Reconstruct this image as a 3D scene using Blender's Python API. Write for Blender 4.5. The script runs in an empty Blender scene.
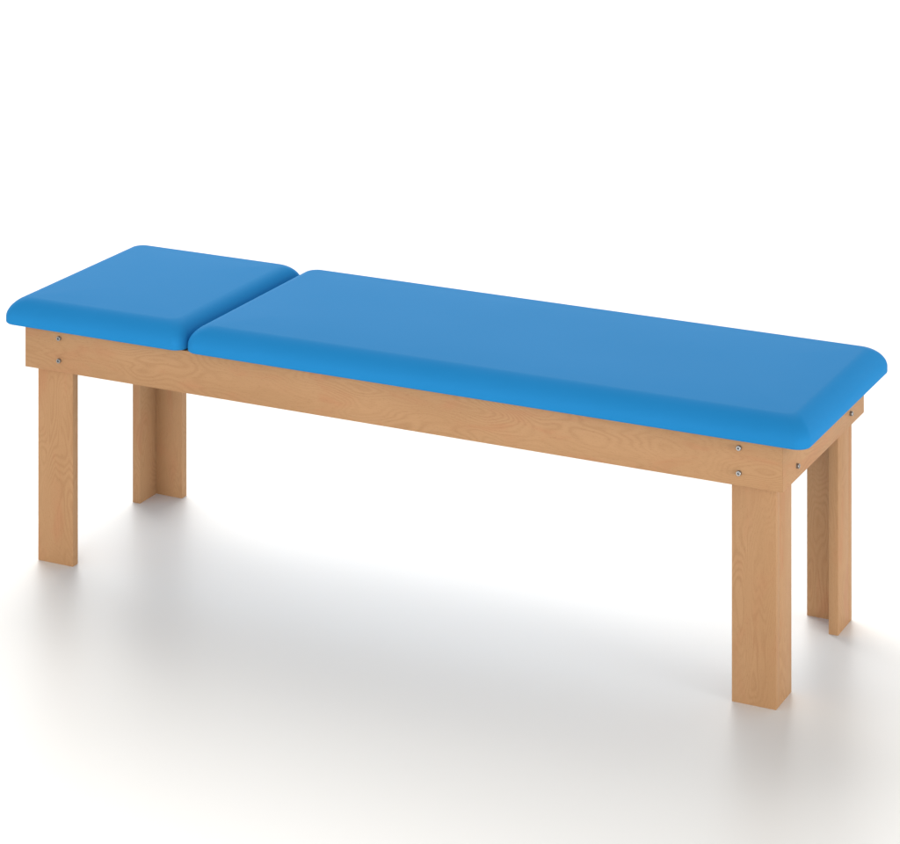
import bpy, bmesh, math, random
from mathutils import Vector, Matrix
random.seed(7)
S = bpy.context.scene
COL = S.collection

# ------------------------------------------------------------------ sizes (metres)
L, D, T = 1.9, 0.56, 0.022            # frame length, depth, board thickness
Z0, Z1 = 0.466, 0.564                 # rails: bottom and top
WX, WY = 0.0987, 0.0988               # leg: width along the couch, depth across it

# ------------------------------------------------------------------ helpers
def link(name, bm, mat, parent=None, smooth=None):
    me = bpy.data.meshes.new(name)
    bmesh.ops.recalc_face_normals(bm, faces=bm.faces)
    bm.to_mesh(me); bm.free()
    me.materials.append(mat)
    o = bpy.data.objects.new(name, me)
    COL.objects.link(o)
    if parent: o.parent = parent
    for p in me.polygons: p.use_smooth = smooth is not None
    if smooth is not None and smooth < 180:
        me.set_sharp_from_angle(angle=math.radians(smooth))
    return o

def grain_coords(bm, faces, axis, seed):
    """store a 3-D wood coordinate per corner: x runs along the board's length"""
    lay = bm.loops.layers.float_vector.get('grain') or bm.loops.layers.float_vector.new('grain')
    r = random.Random(seed)
    off = Vector((r.uniform(0, 9), r.uniform(0, 9), r.uniform(0, 9)))
    perm = {'x': (0, 1, 2), 'y': (1, 0, 2), 'z': (2, 0, 1)}[axis]
    for f in faces:
        for l in f.loops:
            c = l.vert.co
            l[lay] = Vector((c[perm[0]], c[perm[1]], c[perm[2]])) + off

def prism(bm, outline, z0, z1, axis, seed, bevel=0.0007):
    """upright board with the given plan outline"""
    n0 = len(bm.verts)
    b2 = bmesh.new()
    lo = [b2.verts.new((x, y, z0)) for x, y in outline]
    hi = [b2.verts.new((x, y, z1)) for x, y in outline]
    b2.faces.new(lo[::-1]); b2.faces.new(hi)
    for i in range(len(lo)):
        j = (i + 1) % len(lo)
        b2.faces.new((lo[i], lo[j], hi[j], hi[i]))
    bmesh.ops.recalc_face_normals(b2, faces=b2.faces)
    bmesh.ops.bevel(b2, geom=list(b2.edges), offset=bevel, segments=2, profile=0.5, affect='EDGES')
    grain_coords(b2, b2.faces, axis, seed)
    tmp = bpy.data.meshes.new('t'); b2.to_mesh(tmp); b2.free()
    bm.from_mesh(tmp); bpy.data.meshes.remove(tmp)

def rect(x0, x1, y0, y1): return [(x0, y0), (x1, y0), (x1, y1), (x0, y1)]

# ------------------------------------------------------------------ materials
def new_mat(name):
    m = bpy.data.materials.new(name); m.use_nodes = True
    nt = m.node_tree
    return m, nt, nt.nodes['Principled BSDF']

def N(nt, t, **kw):
    n = nt.nodes.new(t)
    for k, v in kw.items():
        if k in n.inputs.keys(): n.inputs[k].default_value = v
        else: setattr(n, k, v)
    return n

def math_node(nt, op, a, b=None, c=None):
    n = nt.nodes.new('ShaderNodeMath'); n.operation = op
    for i, v in enumerate((a, b, c)):
        if v is None: continue
        if isinstance(v, (int, float)): n.inputs[i].default_value = v
        else: nt.links.new(v, n.inputs[i])
    return n.outputs[0]

def mix_col(nt, fac, a, b):
    n = nt.nodes.new('ShaderNodeMix'); n.data_type = 'RGBA'
    if isinstance(fac, (int, float)): n.inputs[0].default_value = fac
    else: nt.links.new(fac, n.inputs[0])
    for i, v in ((6, a), (7, b)):
        if isinstance(v, tuple): n.inputs[i].default_value = (*v, 1)
        else: nt.links.new(v, n.inputs[i])
    return n.outputs[2]

def ramp(nt, src, lo, hi):
    n = nt.nodes.new('ShaderNodeMapRange'); n.interpolation_type = 'SMOOTHSTEP'
    nt.links.new(src, n.inputs['Value'])
    n.inputs['From Min'].default_value = lo; n.inputs['From Max'].default_value = hi
    return n.outputs['Result']

def wood():
    m, nt, b = new_mat('beech')
    at = N(nt, 'ShaderNodeAttribute', attribute_name='grain')
    def scaled(sx, sy, sz):
        v = N(nt, 'ShaderNodeVectorMath', operation='MULTIPLY')
        nt.links.new(at.outputs['Vector'], v.inputs[0]); v.inputs[1].default_value = (sx, sy, sz)
        return v.outputs[0]
    def noise(vec, detail=2, rough=.5, dist=0.):
        n = N(nt, 'ShaderNodeTexNoise'); n.inputs['Scale'].default_value = 1
        n.inputs['Detail'].default_value = detail; n.inputs['Roughness'].default_value = rough
        n.inputs['Distortion'].default_value = dist
        nt.links.new(vec, n.inputs['Vector']); return n.outputs['Fac']
    # growth rings: contours of a stretched field close up into cathedral figures
    field = noise(scaled(3.4, 13, 13), 1.8, .42, .15)
    rip = noise(scaled(22, 90, 90), 2, .5)
    ph = math_node(nt, 'ADD', math_node(nt, 'MULTIPLY', field, 185.), math_node(nt, 'MULTIPLY', rip, 2.4))
    rings = math_node(nt, 'MULTIPLY_ADD', math_node(nt, 'SINE', ph), .5, .5)
    rings = math_node(nt, 'POWER', rings, 1.7)
    fleck = ramp(nt, noise(scaled(150, 1300, 1300), 1, .5), .60, .72)
    fade = ramp(nt, noise(scaled(4, 16, 16), 1, .5), .38, .66)
    fibre = noise(scaled(14, 420, 420), 3, .6)
    broad = ramp(nt, noise(scaled(2.2, 9, 9), 2, .5), .35, .65)
    pink = ramp(nt, noise(scaled(7, 22, 22), 2, .5, .6), .50, .72)
    c = mix_col(nt, broad, (.415, .236, .116), (.455, .264, .134))
    c = mix_col(nt, math_node(nt, 'MULTIPLY', pink, .55), c, (.440, .208, .105))
    c = mix_col(nt, math_node(nt, 'MULTIPLY', rings, math_node(nt, 'MULTIPLY_ADD', fade, .22, .11)), c, (.300, .150, .066))
    c = mix_col(nt, math_node(nt, 'MULTIPLY', fibre, .26), c, (.30, .155, .075))
    c = mix_col(nt, math_node(nt, 'MULTIPLY', fleck, .30), c, (.24, .11, .05))
    nt.links.new(c, b.inputs['Base Color'])
    r = N(nt, 'ShaderNodeMapRange'); nt.links.new(fibre, r.inputs[0])
    r.inputs[3].default_value = .46; r.inputs[4].default_value = .62
    nt.links.new(r.outputs[0], b.inputs['Roughness'])
    b.inputs['Specular IOR Level'].default_value = .15
    bp = N(nt, 'ShaderNodeBump', Strength=.12, Distance=.0006)
    nt.links.new(math_node(nt, 'ADD', fibre, math_node(nt, 'MULTIPLY', rings, .3)), bp.inputs['Height'])
    nt.links.new(bp.outputs[0], b.inputs['Normal'])
    return m

def vinyl():
    m, nt, b = new_mat('blue_vinyl')
    tc = N(nt, 'ShaderNodeTexCoord')
    n1 = N(nt, 'ShaderNodeTexNoise'); n1.inputs['Scale'].default_value = 3.5; n1.inputs['Detail'].default_value = 2
    nt.links.new(tc.outputs['Object'], n1.inputs['Vector'])
    c = mix_col(nt, n1.outputs['Fac'], (.015, .202, .478), (.020, .214, .504))
    nt.links.new(c, b.inputs['Base Color'])
    b.inputs['Roughness'].default_value = .46
    b.inputs['Specular IOR Level'].default_value = .010
    vo = N(nt, 'ShaderNodeTexVoronoi'); vo.feature = 'DISTANCE_TO_EDGE'; vo.inputs['Scale'].default_value = 900
    nt.links.new(tc.outputs['Object'], vo.inputs['Vector'])
    n2 = N(nt, 'ShaderNodeTexNoise'); n2.inputs['Scale'].default_value = 5; n2.inputs['Detail'].default_value = 3
    nt.links.new(tc.outputs['Object'], n2.inputs['Vector'])
    bp1 = N(nt, 'ShaderNodeBump', Strength=.08, Distance=.0003)
    nt.links.new(vo.outputs['Distance'], bp1.inputs['Height'])
    bp2 = N(nt, 'ShaderNodeBump', Strength=.25, Distance=.004)
    nt.links.new(n2.outputs['Fac'], bp2.inputs['Height']); nt.links.new(bp1.outputs[0], bp2.inputs['Normal'])
    nt.links.new(bp2.outputs[0], b.inputs['Normal'])
    return m

def steel():
    m, nt, b = new_mat('zinc_steel')
    tc = N(nt, 'ShaderNodeTexCoord')
    n = N(nt, 'ShaderNodeTexNoise', Scale=400.)
    nt.links.new(tc.outputs['Object'], n.inputs['Vector'])
    nt.links.new(mix_col(nt, n.outputs['Fac'], (.26, .26, .265), (.34, .34, .34)), b.inputs['Base Color'])
    b.inputs['Metallic'].default_value = .9; b.inputs['Roughness'].default_value = .38
    return m

def floor_mat():
    m, nt, b = new_mat('white_floor')
    tc = N(nt, 'ShaderNodeTexCoord')
    n = N(nt, 'ShaderNodeTexNoise', Scale=.8, Detail=3.)
    nt.links.new(tc.outputs['Object'], n.inputs['Vector'])
    nt.links.new(mix_col(nt, n.outputs['Fac'], (.825, .824, .812), (.835, .834, .822)), b.inputs['Base Color'])
    b.inputs['Roughness'].default_value = .42
    b.inputs['Specular IOR Level'].default_value = .4
    return m

WOOD, BLUE, STEEL, FLOOR = wood(), vinyl(), steel(), floor_mat()

# ------------------------------------------------------------------ floor
bm = bmesh.new()
bmesh.ops.create_circle(bm, cap_ends=True, segments=96, radius=60)
fl = link('floor', bm, FLOOR)
fl['kind'] = 'structure'

# ------------------------------------------------------------------ the couch
root = bpy.data.objects.new('treatment_couch', None)
root.empty_display_size = .2
COL.objects.link(root)
root['label'] = 'long beech wood treatment couch with a two-piece blue padded vinyl top on white floor'
root['category'] = 'treatment couch'

def bolt(pos, out, parent):
    """socket cap bolt head standing proud of the board, with its hexagonal recess"""
    bm = bmesh.new()
    R, H, n = .0054, .0062, 24
    prof = [(R, 0), (R, H - .0007), (R - .0007, H), (.0027, H), (.0024, H - .0003)]
    rings = [[bm.verts.new((r * math.cos(2 * math.pi * i / n), r * math.sin(2 * math.pi * i / n), z)) for i in range(n)] for r, z in prof]
    # hexagonal recess, four points to each flat
    apo = .0021
    hexa = [[bm.verts.new((apo / math.cos((t := 2 * math.pi * i / n) % (math.pi / 3) - math.pi / 6) * math.cos(t),
                           apo / math.cos(t % (math.pi / 3) - math.pi / 6) * math.sin(t), z)) for i in range(n)] for z in (H - .0003, H - .0042)]
    allr = rings + hexa
    for a, b_ in zip(allr, allr[1:]):
        for i in range(n):
            j = (i + 1) % n
            bm.faces.new((a[i], a[j], b_[j], b_[i]))
    bm.faces.new(hexa[-1]); bm.faces.new(rings[0][::-1])
    q = Vector((0, 0, 1)).rotation_difference(Vector(out))
    bmesh.ops.transform(bm, matrix=Matrix.Translation(pos) @ q.to_matrix().to_4x4(), verts=bm.verts)
    return link('bolt', bm, STEEL, parent, smooth=35)

# rails, mitred at the corners
def rail(name, outline, axis, seed):
    bm = bmesh.new(); prism(bm, outline, Z0, Z1, axis, seed)
    return link(name, bm, WOOD, root, smooth=30)
g = .00003
front = rail('side_rail', [(g, 0), (L - g, 0), (L - T - g, T), (T + g, T)], 'x', 3)
back = rail('side_rail', [(T + g, D - T), (L - T - g, D - T), (L - g, D), (g, D)], 'x', 11)
right = rail('end_rail', [(L, g), (L, D - g), (L - T, D - T - g), (L - T, T + g)], 'y', 21)
left = rail('end_rail', [(0, g), (T, T + g), (T, D - T - g), (0, D - g)], 'y', 31)
for x in (.0975, 1.804):
    for z in (.5462, .4932):
        bolt((x, 0, z), (0, -1, 0), front)
for y in (.0905, .4585):
    bolt((L, y, .4942), (1, 0, 0), right)

# legs: two boards meeting in an L behind the rails
for i, (sx, sy) in enumerate(((0, 0), (1, 0), (0, 1), (1, 1))):
    xa, xb = (T, T + WX) if not sx else (L - T - WX, L - T)
    ya, yb = (T, T + WY) if not sy else (D - T - WY, D - T)
    bm = bmesh.new()
    ztop = Z1 - .004
    # board facing front/back, full leg width
    fy = (ya, ya + T) if not sy else (yb - T, yb)
    prism(bm, rect(xa, xb, *fy), 0, ztop, 'z', 41 + i)
    # board facing the end of the couch, butted against the first
    ex = (xa, xa + T) if not sx else (xb - T, xb)
    ey = (ya + T + .00003, yb) if not sy else (ya, yb - T - .00003)
    prism(bm, rect(*ex, *ey), 0, ztop, 'z', 61 + i)
    link('leg', bm, WOOD, root, smooth=30)

# ------------------------------------------------------------------ cushions
def cushion(name, x0, x1, y0, y1, label):
    zb, zt = Z1 + .0005, .6240
    R = .030
    rx, zs = .047, zb + .016           # width of the rounded shoulder, height where it starts
    prof = [(.030, zb), (.006, zb), (.0025, zb + .0008), (.0006, zb + .0028), (0, zb + .0055), (0, zb + .012)]
    n = 18
    for k in range(n + 1):
        a = math.pi / 2 * k / n
        prof.append((rx * (1 - max(math.cos(a), 0) ** 1.10), zs + (zt - zs) * math.sin(a) ** 1.10))
    for ins, dz in ((.066, .0004), (.082, .0010), (.105, .0018), (.15, .0026), (.20, .0031)):
        if ins < min(x1 - x0, y1 - y0) / 2 - .01: prof.append((ins, zt + dz))
    nc = 14
    bm = bmesh.new(); rings = []
    def outline(ins, z):
        r = max(R - ins * .15, .006)
        pts = []
        a0, a1, b0, b1 = x0 + ins, x1 - ins, y0 + ins, y1 - ins
        for cx, cy, s in ((a1 - r, b0 + r, -90), (a1 - r, b1 - r, 0), (a0 + r, b1 - r, 90), (a0 + r, b0 + r, 180)):
            for k in range(nc + 1):
                t = math.radians(s + 90 * k / nc)
                pts.append((cx + r * math.cos(t), cy + r * math.sin(t), z))
            # points along the straight that follows
            nxt = {-90: (a1, b1 - r), 0: (a0 + r, b1), 90: (a0, b0 + r), 180: (a1 - r, b0)}[s]
            p = pts[-1]
            for k in range(1, 16):
                f = k / 16
                pts.append((p[0] + (nxt[0] - p[0]) * f, p[1] + (nxt[1] - p[1]) * f, z))
        return pts
    for ins, z in prof:
        rings.append([bm.verts.new(p) for p in outline(ins, z)])
    m = len(rings[0])
    for a, b_ in zip(rings, rings[1:]):
        for i in range(m):
            j = (i + 1) % m
            bm.faces.new((a[i], a[j], b_[j], b_[i]))
    bm.faces.new(rings[0][::-1]); bm.faces.new(rings[-1])
    o = link(name, bm, BLUE, root, smooth=180)
    o['label'] = label
    return o
OX, YF, YB = .058, -.017, D + .016
cushion('cushion', -OX, .4465, YF, YB, 'short blue cushion for the head end')
cushion('cushion', .4500, L + OX, YF, YB, 'long blue cushion for the body')

# ------------------------------------------------------------------ camera (level, lens shifted down)
cam = bpy.data.cameras.new('camera'); co = bpy.data.objects.new('camera', cam); COL.objects.link(co)
co.location = (3.7919, -5.4682, 2.5553)
co.rotation_euler = (math.pi / 2, 0, .4533)
cam.sensor_width = 36; cam.lens = 36 * 2754.23 / 900
cam.shift_y = -(422 + 508.64) / 900
cam.clip_end = 300
S.camera = co

# ------------------------------------------------------------------ studio light
w = bpy.data.worlds.new('World'); S.world = w; w.use_nodes = True
nt = w.node_tree; bg = nt.nodes['Background']
# a white studio: bright walls all round, a dimmer ceiling
geo = N(nt, 'ShaderNodeTexCoord'); sep = N(nt, 'ShaderNodeSeparateXYZ')
nt.links.new(geo.outputs['Generated'], sep.inputs[0])
mr = N(nt, 'ShaderNodeMapRange'); mr.interpolation_type = 'SMOOTHSTEP'
nt.links.new(sep.outputs['Z'], mr.inputs['Value'])
mr.inputs['From Min'].default_value = .05; mr.inputs['From Max'].default_value = .75
mr.inputs['To Min'].default_value = 2.05; mr.inputs['To Max'].default_value = .32
nt.links.new(mr.outputs['Result'], bg.inputs['Strength'])
bg.inputs['Color'].default_value = (1, .988, .968, 1)

def area(name, loc, aim, sx, sy, power, col=(1, 1, 1)):
    l = bpy.data.lights.new(name, 'AREA'); l.shape = 'RECTANGLE'; l.size = sx; l.size_y = sy
    l.energy = power; l.color = col
    o = bpy.data.objects.new(name, l); COL.objects.link(o)
    o.location = loc
    o.rotation_euler = (Vector(aim) - Vector(loc)).to_track_quat('-Z', 'Y').to_euler()
    return o
area('back_softbox', (-4.0, 7.4, 8.8), (1.0, .4, 0), 10.5, 10.5, 1400, (1, .98, .95))
area('front_softbox', (.7, -2.8, .42), (.95, .0, .52), 1.2, .6, 24, (1, .98, .95))
area('side_softbox', (5.6, -.8, .55), (1.9, .3, .56), 1.4, .6, 58, (1, .98, .95))

S.render.engine = 'CYCLES'
S.cycles.max_bounces = 8
S.view_settings.view_transform = 'Standard'; S.view_settings.look = 'None'
S.view_settings.exposure = 0; S.view_settings.gamma = 1
